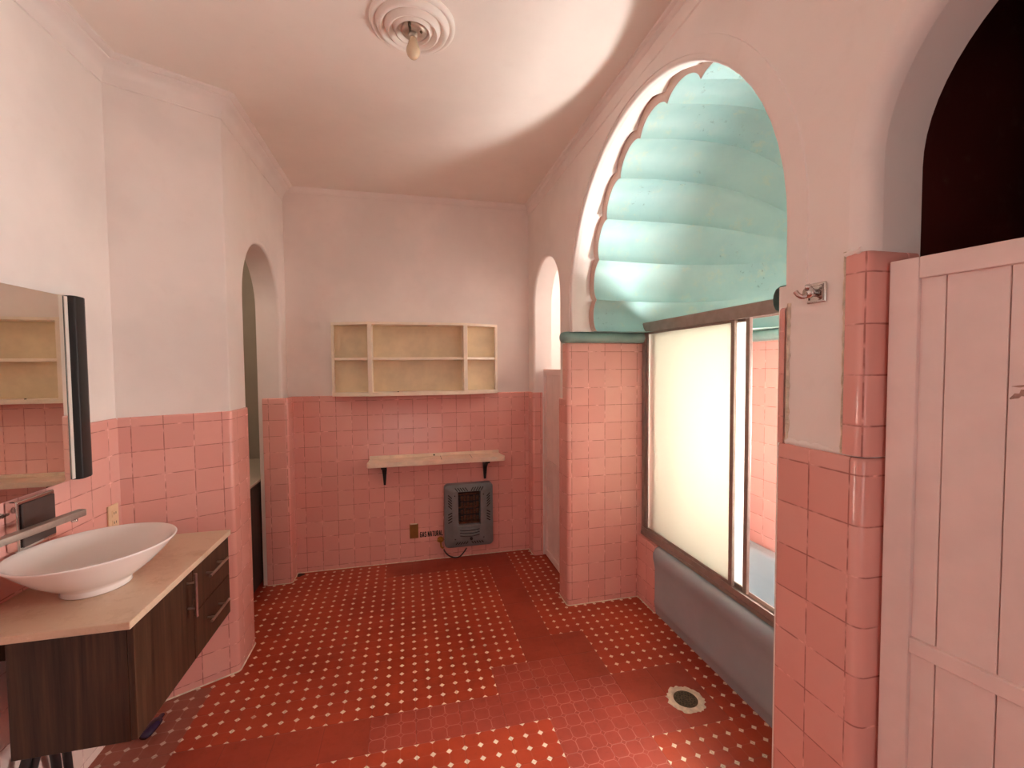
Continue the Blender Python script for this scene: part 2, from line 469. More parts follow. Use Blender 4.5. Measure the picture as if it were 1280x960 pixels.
# front wall behind the camera, with an added glowing window as fill light
fw = boxobj('wall_front', [(-1.45, -0.55, YF - .12, YF, -.02, H + .02), (0.55, 2.6, YF - .12, YF, -.02, H + .02), (-.55, .55, YF - .12, YF, -.02, 1.0), (-.55, .55, YF - .12, YF, 2.2, H + .02)], M['plaster'])
struct(fw)
wf = struct(boxobj('fill_window', [(-.55, -.5, YF - .08, YF - .02, 1.0, 2.2), (.5, .55, YF - .08, YF - .02, 1.0, 2.2), (-.5, .5, YF - .08, YF - .02, 1.0, 1.05), (-.5, .5, YF - .08, YF - .02, 2.15, 2.2), (-.02, .02, YF - .08, YF - .02, 1.05, 2.15)], M['door']))
boxobj('window_pane', (-.5, .5, YF - .06, YF - .05, 1.05, 2.15), M['lit2'], wf)

# partition between the stall and the tub, and the pier by the near stall
struct(boxobj('wall_partition', (XR + .03, 2.4, 2.782, 2.945, -.02, 1.80), M['plaster']))
struct(boxobj('wall_pier', (XR + .03, 2.4, 0.90, 1.05, -.02, 1.80), M['plaster']))

# tile wainscots
def tprof(z1, z0=0.0, th=0.0):
    return [(WT - .004, z1), (WT + .003, z1), (-.002, z1 - .003), (0, z1 - .010), (0, z0)]
VZ = 0.037
struct(sweep('wall_left_tiles', fillet([(XL, YF), LC], {}), tprof(TZ, 0.84), M['tile'], uv0=(.1, VZ)))
struct(sweep('wall_left_pale_tiles', [(XL, YF), LC], [(0, 0.84), (0, 0)], M['pale_tile'], uv0=(.1, VZ)))
struct(sweep('wall_left_angled_tiles', fillet([LC, FC, (XA, 2.842), (XA - .155, 2.842)], {1: .028, 2: .02}), tprof(TZ), M['tile'], uv0=(.045, VZ)))
L0 = .155 + .165 + (0.0)
struct(sweep('wall_back_tiles', fillet([(XA - .14, 3.572), (XA + .03, 3.572), (XA + .03, YB), (XR, YB), (XR, 3.591), (XR + .085, 3.591)], {1: .025, 4: .02}), tprof(TZ),
             M['tile'], uv0=(.14 + .03 + .163 - .02 + (.049 - (XA + .03)), VZ)))
struct(sweep('wall_right_stall_tiles', fillet([(XR + .085, 2.945), (XR, 2.945), (XR, 2.79)], {1: .02}), tprof(TZ), M['tile'], uv0=(.02, VZ)))
WY0, WY1, WZ0, WZ1 = 1.45, 2.24, .95, 1.62
struct(sweep('wall_partition_tiles', fillet([(XR + .002, 2.86), (XR + .002, 2.77), (2.22, 2.77), (2.22, WY1)], {1: .022}), tprof(1.768), M['tile'], uv0=(.09 - .012 + .034, VZ)))
struct(sweep('wall_alcove_tiles', [(2.22, WY0), (2.22, 1.06), (XR + .03, 1.06)], tprof(1.768), M['tile'], uv0=(0, VZ)))
struct(sweep('wall_alcove_tiles', [(2.22, WY1), (2.22, WY0)], [(0, WZ0), (0, 0)], M['tile'], uv0=(0, VZ)))
struct(sweep('wall_alcove_tiles', [(2.22, WY1), (2.22, WY0)], tprof(1.768, WZ1), M['tile'], uv0=(0, VZ)))
struct(sweep('wall_pier_tiles', fillet([(1.53, 1.06), (XR, 1.06), (XR, .809), (XR + .155, .809)], {1: .02, 2: .03}), tprof(TZ), M['tile'], uv0=(.607, .0175), us=.11, vs=.1215))
def rough_edge(o): pass
struct(sweep('wall_pier_tile_strip', fillet([(1.2, 1.06), (XR, 1.06), (XR, 1.035)], {1: .014}), tprof(1.775, TZ), M['tile'], uv0=(0.05, VZ)))
struct(sweep('wall_pier_tile_jamb', fillet([(XR, .860), (XR, .809), (XR + .155, .809)], {1: .026}), tprof(1.877, TZ + .004), M['tile'], uv0=(.045, VZ)))
# pale grout fillets where tiles meet the floor
cf = [(.0008, .0055), (.004, .004), (.006, .0005)]
struct(sweep('baseboard_left', fillet([LC, FC, (XA, 2.842), (XA - .15, 2.842)], {1: .028, 2: .02}), cf, M['mortar']))
struct(sweep('baseboard_back', fillet([(XA - .14, 3.572), (XA + .03, 3.572), (XA + .03, YB), (XR, YB), (XR, 3.60)], {1: .025}), cf, M['mortar']))
struct(sweep('baseboard_right', fillet([(XR + .08, 2.945), (XR, 2.945), (XR + .001, 2.77), (1.545, 2.77), (1.545, 2.56)], {1: .02, 2: .022}), cf, M['mortar']))
# low tiled nib between the partition and the bathtub
nb = sweep('wall_nib', fillet([(1.545, 2.775), (1.545, 2.562), (1.62, 2.562)], {1: .01}), [(-.06, .445), (-.004, .437), (0, .430), (0, 0)], M['tile'], uv0=(0, VZ)); struct(nb)

# back-left angled pieces: wall above needs no more; alcove shell walls
struct(boxobj('wall_alcove', [(2.222, 2.50, 1.0, 2.85, -.02, WZ0), (2.222, 2.50, 1.0, WY0, WZ0, WZ1), (2.222, 2.50, WY1, 2.85, WZ0, WZ1), (2.222, 2.50, 1.0, 2.85, WZ1, 1.83)], M['plaster']))

# cornices: plaster bands under the ceiling
corn = [(WT, 2.886), (-.003, 2.889), (-.003, 2.893), (-.006, 2.895), (-.003, 2.905), (.004, 2.93), (.014, 2.952), (.028, 2.968), (.042, 2.976), (.044, 2.979), (.043, 2.983), (.062, 2.9865), (.064, 2.990), (.069, 2.992), (.070, 3.001)]
struct(sweep('trim_1', [(XL, YF), LC, FC, (XA, YB)], corn, M['plaster']))
corn2 = [(WT, 2.900), (-.002, 2.904), (-.002, 2.965), (.006, 2.970), (.010, 2.985), (.022, 2.990), (.024, 3.001)]
struct(sweep('trim_2', [(XR, YB), (XR, YF)], corn2, M['plaster']))
struct(sweep('trim_3', [(XA, YB), (XR, YB)], [(WT, 2.955), (-.003, 2.958), (-.001, 2.975), (.008, 2.985), (.010, 3.001)], M['plaster']))

# ------------------------------------------------------------------ big arch: band, reveal, scalloped lip and the teal shell
def arc_curve(r, zs0=1.84, n=12, sub=14, ZS=2.04):
    """stilted semicircle from the far springing over the top to the near one, cut into n equal lobes; rows of (y, z, ny, nz, lobe phase)"""
    st = ZS - zs0; tot = 2 * st + PI * r; out = []
    for k in range(n * sub + 1):
        q = k / sub
        s = st * q if q <= 1 else (tot - st * (n - q) if q >= n - 1 else st + PI * r * (q - 1) / (n - 2))
        if s <= st: y, z, ny, nz = YC + r, zs0 + s, 1, 0
        elif s >= tot - st: y, z, ny, nz = YC - r, zs0 + (tot - s), -1, 0
        else:
            a = (s - st) / r; ny, nz = math.cos(a), math.sin(a); y, z = YC + r * ny, ZS + r * nz
        out.append((y, z, ny, nz, (k % sub) / sub, (k // sub)))
    return out
NL, SUB = 12, 14
def bump_of(ph): 
    u = 2 * ph - 1
    return (math.sqrt(max(0.0, 1 - u * u * 0.86)) - math.sqrt(0.14)) / (1 - math.sqrt(0.14))
def ringpts(r, x, sag):
    return [(x, y + ny * sag * bump_of(ph), z + nz * sag * bump_of(ph)) for y, z, ny, nz, ph, _ in arc_curve(r, 1.84, NL, SUB)]
def loft(name, rings, m, smooth=True):
    bm = bmesh.new(); V = [[bm.verts.new(p) for p in r] for r in rings]
    for a, b in zip(V, V[1:]):
        for k in range(len(a) - 1): bm.faces.new((a[k], b[k], b[k + 1], a[k + 1]))
    o = from_bm(name, bm, m, None, smooth)
    o.data.set_sharp_from_angle(angle=math.radians(42))
    return struct(o)
SAG = 0.052
R0 = [(XR + .022, y, z) for y, z, *_ in arc_curve(RA + .002, 1.84, NL, SUB, 2.0)]
R05 = [(XR + .08, y, z) for y, z, *_ in arc_curve(RA + .003, 1.84, NL, SUB, 2.01)]
def lerp_ring(a, b, f): return [tuple(p * (1 - f) + q * f for p, q in zip(u, v)) for u, v in zip(a, b)]
R1 = ringpts(.838, 1.182, SAG)
loft('wall_right_arch_reveal', [R0, R05, lerp_ring(R05, R1, .45), lerp_ring(R05, R1, .8), R1], M['plaster'])
RI = .785
R2 = ringpts(RI, 1.190, SAG)
loft('trim_4', [R1, lerp_ring(R1, R2, .5), R2], M['lip_shade'])
# shell: ribs meet at the hinge low on the back wall
rings = []
NP = 26
base = arc_curve(RI, 1.84, NL, SUB)
CY, CZ = YC, 2.18
for q in range(NP + 1):
    f = q / NP; ph_ = f * PI / 2
    h = math.sin(ph_); g = max(0.0, 1 - h ** 3.4) ** (1 / 3.4) if q < NP else 0.0
    ring = []
    swell = 1.0 + .10 * math.sin(min(1, f * 2) * PI / 2)
    for y, z, ny, nz, ph, lb in base:
        s = SAG * bump_of(ph)
        yy = y - CY; zz = z - CZ
        ring.append((1.192 + 1.0 * h, CY + (yy * swell + ny * s) * g, CZ + (zz * swell + nz * s) * g if zz > 0 else z + nz * s * g))
    rings.append(ring)
loft('wall_alcove_shell', rings, M['teal'])
# flat ledge closing the corners between the round shell and the square alcove
bm = bmesh.new()
inn, outr = [], []
for k in range(49):
    a = -PI / 2 + PI * k / 48
    inn.append((1.19 + 1.02 * math.cos(a), YC + .80 * math.sin(a)))
    dx, dy = math.cos(a), math.sin(a)
    tx = (2.30 - 1.19) / dx if dx > 1e-6 else 9; ty = .95 / abs(dy) if abs(dy) > 1e-6 else 9
    tt = min(tx, ty); outr.append((1.19 + dx * tt, YC + dy * tt))
a_ = [bm.verts.new((x - .03 * 0, y, 1.838)) for x, y in inn]; b_ = [bm.verts.new((x, y, 1.838)) for x, y in outr]
for k in range(48): bm.faces.new((a_[k], b_[k], b_[k + 1], a_[k + 1]))
struct(from_bm('wall_alcove_ledge_top', bm, M['teal']))
lp = [(-.02, 1.768), (.012, 1.768), (.028, 1.775), (.036, 1.790), (.038, 1.805), (.036, 1.820), (.028, 1.834), (.012, 1.841), (-.06, 1.841)]
struct(sweep('trim_5', fillet([(XR - .004, 2.80), (XR - .004, 2.77), (2.22, 2.77), (2.22, 1.06), (XR + .02, 1.06)], {1: .02}), lp, M['tealledge']))
# plaster band around the big arch
bm = bmesh.new()
def band_pt(r, a): return (YC + r * math.cos(a), ZS + r * math.sin(a))
pts_i = [(YC + RA + .022, 1.842)] + [band_pt(RA + .022, PI * k / 48) for k in range(49)] + [(YC - RA - .022, 1.80)]
pts_o = [(YC + RA + .075, 1.842)] + [band_pt(RA + .075, PI * k / 48) for k in range(49)] + [(YC - RA - .075, 1.80)]
xf = XR - WT - .004
vi = [bm.verts.new((xf, y, z)) for y, z in pts_i]; vo = [bm.verts.new((xf, y, z)) for y, z in pts_o]
vo2 = [bm.verts.new((xf + .006, y + (.002 if y > YC else -.002), z + .002)) for y, z in pts_o]; vi2 = [bm.verts.new((xf + .006, y, z)) for y, z in pts_i]
for A, B in ((vi, vo), (vo, vo2), (vi2, vi)):
    for k in range(len(A) - 1): bm.faces.new((A[k], A[k + 1], B[k + 1], B[k]))
struct(from_bm('trim_6', bm, M['plaster']))

# daylit frosted window in the back wall of the tub alcove
w1 = struct(boxobj('window_1', [(2.44, 2.48, WY0, WY0 + .03, WZ0, WZ1), (2.44, 2.48, WY1 - .03, WY1, WZ0, WZ1), (2.44, 2.48, WY0 + .03, WY1 - .03, WZ0, WZ0 + .03), (2.44, 2.48, WY0 + .03, WY1 - .03, WZ1 - .03, WZ1)], M['bronze']))
boxobj('window_pane', (2.462, 2.470, WY0 + .03, WY1 - .03, WZ0 + .03, WZ1 - .03), M['lit1'], w1)

# spaces seen through the arches
struct(boxobj('wall_stall', [(2.0, 2.1, 2.945, YB, -.02, H), (XR + .165, 2.1, 2.90, 2.945, 1.79, H)], M['plaster']))
w3 = struct(boxobj('window_3', [(1.985, 2.0, 3.0, 3.04, 1.7, 2.5), (1.985, 2.0, 3.46, 3.5, 1.7, 2.5), (1.985, 2.0, 3.04, 3.46, 1.7, 1.74), (1.985, 2.0, 3.04, 3.46, 2.46, 2.5)], M['door']))
boxobj('window_pane', (1.988, 1.996, 3.04, 3.46, 1.74, 2.46), M['lit3'], w3)
struct(boxobj('wall_stall_front', [(2.1, 2.2, -.35, .95, -.02, H), (XR + .167, 2.2, -.4, -.3, -.02, H), (XR + .167, 2.2, .885, .899, -.02, H)], M['stall_shade']))
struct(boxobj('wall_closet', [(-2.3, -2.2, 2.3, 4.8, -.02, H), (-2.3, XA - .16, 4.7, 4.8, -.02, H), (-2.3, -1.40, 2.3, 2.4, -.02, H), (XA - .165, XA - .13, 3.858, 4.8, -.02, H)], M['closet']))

# ------------------------------------------------------------------ door_1 (far stall) and door_2 (near stall)
def stall_door(name, w, h, zb, midz, m, grooves, stile=.07, rail=.06):
    """hinge edge at local x=0, leaf along +x, room face towards -y"""
    r = bpy.data.objects.new(name, None); COL.objects.link(r); r['kind'] = 'structure'
    t2 = .036
    bevel(boxobj('stile', (0, stile, 0, t2, zb, h), m, r), .0025)
    bevel(boxobj('stile', (w - stile, w, 0, t2, zb, h), m, r), .0025)
    bevel(boxobj('rail', (stile, w - stile, 0, t2, h - rail, h), m, r), .0025)
    bevel(boxobj('rail', (stile, w - stile, 0, t2, midz - rail * .75, midz), m, r), .0025)
    bevel(boxobj('rail', (stile, w - stile, 0, t2, zb, zb + rail), m, r), .0025)
    bm = bmesh.new(); xs = [stile - .01] + grooves + [w - stile + .01]
    for a, b in zip(xs, xs[1:]): box(bm, a + .0008, b - .0008, .011, .026, zb + .01, h - .01)
    o = from_bm('plank_panel', bm, m, r); bevel(o, .002)
    return r
d1 = stall_door('door_1', .62, 1.592, .02, .84, M['door'], [.2, .33, .46], .055, .05)
d1.location = (1.117, 3.585, 0); d1.rotation_euler = (0, 0, -PI / 2)
for z in (.30, .84, 1.33):
    bm = bmesh.new(); box(bm, -.012, .030, -.004, .000, z - .035, z + .035); tube(bm, [(-.001, -.007, z - .035), (-.001, -.007, z + .035)], .006, 8)
    from_bm('hinge', bm, M['door'], d1)
d2 = stall_door('door_2', .70, 1.849, .10, 1.003, M['door'], [.098, .194, .291, .388, .485, .582], .055, .047)
d2.location = (1.078, .800, 0); d2.rotation_euler = (0, 0, math.radians(-81))
random.seed(5)
for x0, z0, x1, z1, ww in ((.198, 1.548, .235, 1.572, .0065), (.200, 1.572, .232, 1.575, .003), (.222, 1.548, .258, 1.556, .004)):
    bm = bmesh.new(); A = Vector((x0, 0, z0)); B = Vector((x1, 0, z1)); d = (B - A); nn = Vector((-d.z, 0, d.x)).normalized(); lo_, hi_ = [], []
    for q in range(9):
        f = q / 8; m_ = A + d * f; w_ = ww * math.sin(PI * min(.96, max(.06, f))) * random.uniform(.5, 1.3)
        lo_.append(bm.verts.new(m_ - nn * w_ + Vector((0, .0106, 0)))); hi_.append(bm.verts.new(m_ + nn * w_ * random.uniform(.5, 1.2) + Vector((0, .0106, 0))))
    for q in range(8): bm.faces.new((lo_[q], lo_[q + 1], hi_[q + 1], hi_[q]))
    from_bm('paint_chip', bm, M['chip'], d2)

# ragged plaster where the pier tiles stop
def ragged(name, p0, p1, w, nrm, m):
    bm = bmesh.new(); A, B = Vector(p0), Vector(p1); d = B - A; N = Vector(nrm); sd = d.cross(N).normalized(); n_ = max(8, int(d.length / .012)); rows = []
    for q in range(n_ + 1):
        c = A + d * q / n_; a_, b_ = w * random.uniform(.35, 1.0), w * random.uniform(.3, 1.1); h_ = random.uniform(.001, .0035)
        rows.append([bm.verts.new(c + sd * a_), bm.verts.new(c + sd * a_ * .4 + N * (.003 + h_)), bm.verts.new(c - sd * b_ * .4 + N * (.003 + h_)), bm.verts.new(c - sd * b_)])
    for u_, v_ in zip(rows, rows[1:]):
        for q in range(3): bm.faces.new((u_[q], u_[q + 1], v_[q + 1], v_[q]))
    return struct(from_bm(name, bm, m, None, True))
xq = XR + .007
ragged('trim_7', (xq, .865, 1.40), (xq, .865, 1.885), .007, (-1, 0, 0), M['mortar'])
ragged('trim_8', (xq, 1.03, 1.402), (xq, .865, 1.402), .012, (-1, 0, 0), M['plaster'])
ragged('trim_9', (xq, 1.028, 1.40), (xq, 1.028, 1.785), .008, (-1, 0, 0), M['mortar'])
ragged('trim_10', (xq - .004, .865, 1.880), (xq - .004, .825, 1.880), .009, (-1, 0, 0), M['plaster'])

# ------------------------------------------------------------------ vanity
VZT, VX, VY0, VY1 = .865, -.827, 1.555, 2.293
van = thing('vanity_cabinet', 'dark walnut wall hung vanity cabinet with steel handles under the beige stone counter', 'cabinet', (-1.0, 1.92, .475))
def loc(d): return (d[0] + 1.0, d[1] + 1.0, d[2] - 1.92, d[3] - 1.92, d[4] - .475, d[5] - .475)
bevel(boxobj('carcass', loc((-1.145, VX - .018, VY0, VY1, .475, VZT - .026)), M['wood'], van), .0015)
dr = boxobj('door', loc((VX - .0175, VX, VY0 + .001, 1.9385, .477, VZT - .032)), M['wood'], van); bevel(dr, .0015)
d_a = boxobj('drawer', loc((VX - .0175, VX, 1.9415, VY1, .659, VZT - .032)), M['wood'], van); bevel(d_a, .0015)
d_b = boxobj('drawer', loc((VX - .0175, VX, 1.9415, VY1, .477, .656)), M['wood'], van); bevel(d_b, .0015)
for yy in (1.70, 2.10): boxobj('mounting_rail', loc((XL + .001, -1.145, yy, yy + .06, .70, .80)), M['wood'], van)
def handle(par, p0, p1):
    bm = bmesh.new(); o = Vector((1.0, -1.92, -.475)); a, b = Vector(p0) + o, Vector(p1) + o
    tube(bm, [a, b], .0055, 12)
    for f in (.2, .8):
        q = a.lerp(b, f); tube(bm, [(VX + 1.0005, q.y, q.z), q], .0045, 10)
    h_ = from_bm('handle', bm, M['steel'], par, True); h_.data.set_sharp_from_angle(angle=math.radians(50))
HX = VX + .030
handle(dr, (HX, 1.893, .672), (HX, 1.893, .838))
handle(d_a, (HX, 2.02, .770), (HX, 2.20, .770))
handle(d_b, (HX, 2.02, .582), (HX, 2.20, .582))

ct = boxobj('stone_countertop', (XL + .002, -.817, 1.522, 2.30, VZT - .024, VZT), M['stone']); bevel(ct, .003)
tag(ct, 'beige veined stone countertop on the dark wall hung vanity', 'countertop')

# vessel sink
SC = (-1.057, 1.800)
sink = thing('vessel_sink', 'white round ceramic vessel basin standing on the beige stone countertop', 'sink', (SC[0], SC[1], VZT + .001))
prof = [(0, 0), (.088, 0), (.092, .004), (.090, .016), (.094, .024), (.120, .040), (.155, .068), (.188, .102), (.213, .131), (.2205, .1395), (.2225, .1425), (.2205, .1455), (.2165, .1450),
        (.205, .132), (.180, .104), (.146, .074), (.105, .050), (.060, .037), (.028, .033), (.022, .032), (0, .032)]
bm = bmesh.new(); lathe(bm, prof, (0, 0, 0), 72, .945, 1.04, math.radians(-35))
from_bm('bowl', bm, M['ceramic'], sink, True)
bm = bmesh.new(); lathe(bm, [(0, .034), (.018, .0345), (.021, .0335), (.021, .0325)], (0, 0, .0005), 24)
from_bm('drain_cap', bm, M['chrome'], sink, True)

# faucet
fc = thing('basin_faucet', 'tall steel basin faucet with long square spout reaching over the white vessel sink', 'faucet', (-1.230, 1.545, VZT + .001))
bm = bmesh.new(); lathe(bm, [(0, 0), (.028, 0), (.028, .006), (.022, .009), (.022, .262), (.020, .266), (0, .266)], (0, 0, 0), 28)
from_bm('column', bm, M['steel'], fc, True)
bm = bmesh.new()
a = Vector((0, 0, .230)); b = Vector((-1.135, 1.876, VZT + .236)) - Vector((-1.230, 1.545, VZT + .001)); b.z = .244
d = (b - a); dn = Vector((d.x, d.y, 0)).normalized(); sd = Vector((-dn.y, dn.x, 0))
a = a + dn * .018
pts = []
for e in (a, b):
    pts.append([bm.verts.new(e + sd * sx * .0155 + Vector((0, 0, sz * .0115))) for sx, sz in ((-1, -1), (1, -1), (1, 1), (-1, 1))])
bm.faces.new(pts[0][::-1]); bm.faces.new(pts[1])
for k in range(4): bm.faces.new((pts[0][k], pts[0][(k + 1) % 4], pts[1][(k + 1) % 4], pts[1][k]))
sp = from_bm('spout', bm, M['steel'], fc); bevel(sp, .003)
bm = bmesh.new(); q = b - dn * .030
tube(bm, [q + Vector((0, 0, -.013)), q + Vector((0, 0, -.024))], .009, 16)
from_bm('aerator', bm, M['chrome'], fc, True)
bm = bmesh.new(); tube(bm, [(0, 0, .266), (0, 0, .275), (-.002, -.02, .290), (-.004, -.075, .300)], [.010, .010, .008, .006], 12)
from_bm('lever', bm, M['steel'], fc, True)

# mirror
mir = thing('wall_mirror', 'frameless wall mirror with a black side rail above the white vessel sink', 'mirror', (XL, 1.556, 1.193))
mx = XL + .024
boxobj('backing', (.001, .018, -.90, .50, .008, .700), M['black'], mir)
o = boxobj('mirror_glass', (.0185, .0235, -.90, .505, 0.0, .706), M['mirror'], mir); bevel(o, .0015)
bm = bmesh.new()
pr = [(.001, .505), (.034, .505), (.044, .513), (.046, .525), (.044, .560), (.034, .585), (.018, .596), (.001, .600)]
prism(bm, [(x, y, -.004) for x, y in pr], (0, 0, .714))
o = from_bm('side_rail', bm, M['black'], mir); bevel(o, .002)
bm = bmesh.new(); box(bm, .0236, .0250, .490, .5049, .001, .705)
from_bm('bevelled_edge', bm, M['ceramic'], mir)
# lower-left dark dispenser with chrome trim
dp = thing('metal_dispenser', 'dark metal box with chrome trim on the pink tiles below the mirror', 'dispenser', (XL + .001, 1.857, 1.016))
o = boxobj('housing', (.001, .034, -.082, .080, 0.0, .168), M['chrome'], dp); bevel(o, .004)
o = boxobj('front_panel', (.0345, .040, -.069, .072, .010, .156), M['darkpanel'], dp); bevel(o, .003)
boxobj('mounting_plate', (0, .0008, -.07, .07, .02, .15), M['chrome'], dp)
tr = thing('towel_rail', 'thin chrome towel bar on the pink tiles left of the dark metal box', 'towel bar', (XL + .001, 1.38, 1.12))
bm = bmesh.new(); tube(bm, [(.020, -.35, .03), (.020, .380, .03)], .005, 12); from_bm('bar', bm, M['chrome'], tr, True)
for y in (-.33, .360):
    bm = bmesh.new(); tube(bm, [(.001, y, .03), (.020, y, .03)], [.011, .008], 12); lathe_c = None
    from_bm('post', bm, M['chrome'], tr, True)

# outlet on the left wall
ol = thing('electrical_outlet', 'cream electrical outlet plate on the pink tiles beyond the vessel sink', 'outlet', (XL + .001, 2.308, .908))
o = boxobj('cover_plate', (0, .008, -.034, .034, 0, .108), M['cream_plastic'], ol); bevel(o, .003)
for z in (.026, .068):
    o = boxobj('socket', (.0082, .0115, -.017, .017, z - .012, z + .016), M['cream_plastic'], ol); bevel(o, .002)
    boxobj('slot', [(.0116, .0121, -.008, -.005, z - .002, z + .008), (.0116, .0121, .005, .008, z - .002, z + .008)], M['ink'], o)

# under the vanity
bm = bmesh.new()
for off, r in ((0, .014), (.05, .013)):
    tube(bm, catmull([(-1.262, 1.72 + off, .012), (-1.262, 1.725 + off, .20), (-1.245, 1.765 + off, .36), (-1.245, 1.81 + off, .385), (-1.255, 1.87 + off, .28), (-1.262, 1.90 + off, .12), (-1.262, 1.905 + off, .012)]), r, 10)
hs = from_bm('drain_hose', bm, M['hosem'], None, True); tag(hs, 'pair of black looped drain hoses by the wall beneath the vanity', 'hose')
bm = bmesh.new()
lathe(bm, [(0, 0), (.018, .003), (.024, .02), (.025, .07), (.022, .095), (.011, .108), (.010, .13), (.006, .135), (0, .135)], (0, 0, 0), 20, 1, .72)
pp = from_bm('plastic_bottle', bm, M['purple'], None, True); pp.location = (-1.138, 2.175, .026); pp.rotation_euler = (math.radians(-90), 0, math.radians(-6))
tag(pp, 'small dark purple plastic bottle lying on the floor beneath the vanity', 'bottle')

# ------------------------------------------------------------------ back wall fixtures
su = thing('wall_shelf_unit', 'aged cream open shelf unit with canted ends on the back wall', 'shelf', (.09, YB - .0095, 1.392))
def Pw(x, y, z): return (x - .09, y - (YB - .0095), z - 1.392)
ZB, ZT_, YFc, YS, YW = 1.392, 1.968, 3.580, 3.685, YB - .0105
xl0, xl1, xr1, xr0 = -.572, -.292, .472, .742
th = .020
def slab(name, pts, z0, z1, m, bw=.002):
    bm = bmesh.new(); prism(bm, [Pw(x, y, z0) for x, y in pts], (0, 0, z1 - z0))
    o = from_bm(name, bm, m, su); bevel(o, bw); return o
outline = [(xl0, YW), (xl0, YS), (xl1, YFc), (xr1, YFc), (xr0, YS), (xr0, YW)]
slab('bottom_board', outline, ZB, ZB + th + .010, M['cream'])
slab('top_board', outline, ZT_ - th, ZT_, M['cream'])
ins = .006
slab('middle_shelf', [(xl1 + th, YW - .006), (xl1 + th, YFc + ins), (xr1 - th, YFc + ins), (xr1 - th, YW - .006)], 1.674, 1.674 + th, M['cream'])
slab('side_shelf', [(xl0 + th, YW - .006), (xl0 + th, YS + ins), (xl1 - .002, YFc + ins), (xl1 - .002, YW - .006)], 1.674, 1.674 + th, M['cream'])
slab('side_shelf', [(xr0 - th, YW - .006), (xr0 - th, YS + ins), (xr1 + .002, YFc + ins), (xr1 + .002, YW - .006)], 1.674, 1.674 + th, M['cream'])
def upright(x, w, y0):
    slab('upright', [(x, YW), (x, y0), (x + w, y0), (x + w, YW)], ZB + th + .010, ZT_ - th, M['cream'])
upright(xl0, th, YS - .002); upright(xr0 - th, th, YS - .002)
upright(xl1 - .003, th + .012, YFc - .003); upright(xr1 - th - .008, th + .012, YFc - .003)
bm = bmesh.new(); prism(bm, [Pw(xl0 + .004, YW, ZB + .006), Pw(xl0 + .004, YW - .005, ZB + .006), Pw(xr0 - .004, YW - .005, ZB + .006), Pw(xr0 - .004, YW, ZB + .006)], (0, 0, ZT_ - ZB - .012))
o = from_bm('back_panel', bm, M['creamback'], su)
bm = bmesh.new(); tube(bm, [Pw(-.072, YFc + .012, ZB + .0305), Pw(-.072, YFc + .012, ZB + .036)], .006, 8); from_bm('screw_hole', bm, M['ink'], su)

ls = thing('ledge_shelf', 'narrow cream wall ledge with black brackets below the open shelf unit', 'shelf', (.22, YB - .0005, .84))
def Pl(x, y, z): return (x - .22, y - (YB - .0005), z - .84)
bm = bmesh.new()
op = [(-.308, YB - .001), (-.312, 3.64), (-.318, 3.585), (-.312, 3.563), (-.290, 3.555), (.750, 3.555), (.772, 3.563), (.778, 3.585), (.768, 3.64), (.756, YB - .001)]
prism(bm, [Pl(x, y, .838) for x, y in op], (0, 0, .038)); o = from_bm('board', bm, M['ledge'], ls); bevel(o, .004, 3)
bm = bmesh.new(); prism(bm, [Pl(-.308, YB - .001, .8765), Pl(-.308, YB - .018, .8765), Pl(.754, YB - .018, .8765), Pl(.754, YB - .001, .8765)], (0, 0, .024)); o = from_bm('back_lip', bm, M['ledge'], ls); bevel(o, .003)
for x in (.255, .50):
    bm = bmesh.new(); prism(bm, [Pl(x, 3.558, .8762), Pl(x + .0025, 3.558, .8762), Pl(x + .0025, 3.716, .8762), Pl(x, 3.716, .8762)], (0, 0, .0006)); from_bm('crack_line', bm, M['grate'], ls)
bm = bmesh.new(); tube(bm, [Pl(.205, YB - .0185, .887), Pl(.205, YB - .0215, .887)], .007, 10); from_bm('screw', bm, M['ink'], ls)
for x in (-.193, .632):
    bm = bmesh.new(); w = .021
    a = [(YB - .002, .837), (3.575, .837), (3.575, .822), (3.66, .80), (3.70, .765), (3.712, .662), (YB - .002, .655)]
    prism(bm, [Pl(x - w, y, z) for y, z in a], (2 * w, 0, 0))
    for v in bm.verts:
        zz = v.co.z + .84
        f = max(0, min(1, (.84 - zz) / .18)); cx = x - .22
        v.co.x = cx + (v.co.x - cx) * (1 - .62 * f)
    o = from_bm('mounting_bracket', bm, M['black'], ls); bevel(o, .002)

# gas heater
gh = thing('gas_heater', 'grey blue wall mounted gas heater low on the pink back wall', 'heater', (.487, YB - .001, .10))
W_, H_, D_ = .205, .535, .085
def rrect(w, z0, z1, r, n=6):
    out = []
    for cx, cz, a0 in ((w - r, z1 - r, 0), (-w + r, z1 - r, PI / 2), (-w + r, z0 + r, PI), (w - r, z0 + r, 3 * PI / 2)):
        for k in range(n + 1):
            a = a0 + PI / 2 * k / n; out.append((cx + r * math.cos(a), cz + r * math.sin(a)))
    return out
def ring_loft(bm, rings, cap0=True, cap1=True):
    V = [[bm.verts.new(p) for p in r] for r in rings]; n = len(V[0])
    for a, b in zip(V, V[1:]):
        for k in range(n): bm.faces.new((a[k], a[(k + 1) % n], b[(k + 1) % n], b[k]))
    if cap0: bm.faces.new(V[0][::-1])
    if cap1: bm.faces.new(V[-1])
bm = bmesh.new()
wz0, wz1, ww = .195, .475, .093
R = []
for w, z0, z1, r, d in ((W_, 0, H_, .035, 0), (W_, 0, H_, .035, -.045), (W_ - .004, .004, H_ - .004, .034, -.056), (W_ - .022, .022, H_ - .022, .028, -.066), (W_ - .062, .062, H_ - .050, .018, -.082), (W_ - .070, .070, H_ - .055, .016, -D_)):
    R.append([(x, d, z) for x, z in rrect(w, z0, z1, r)])
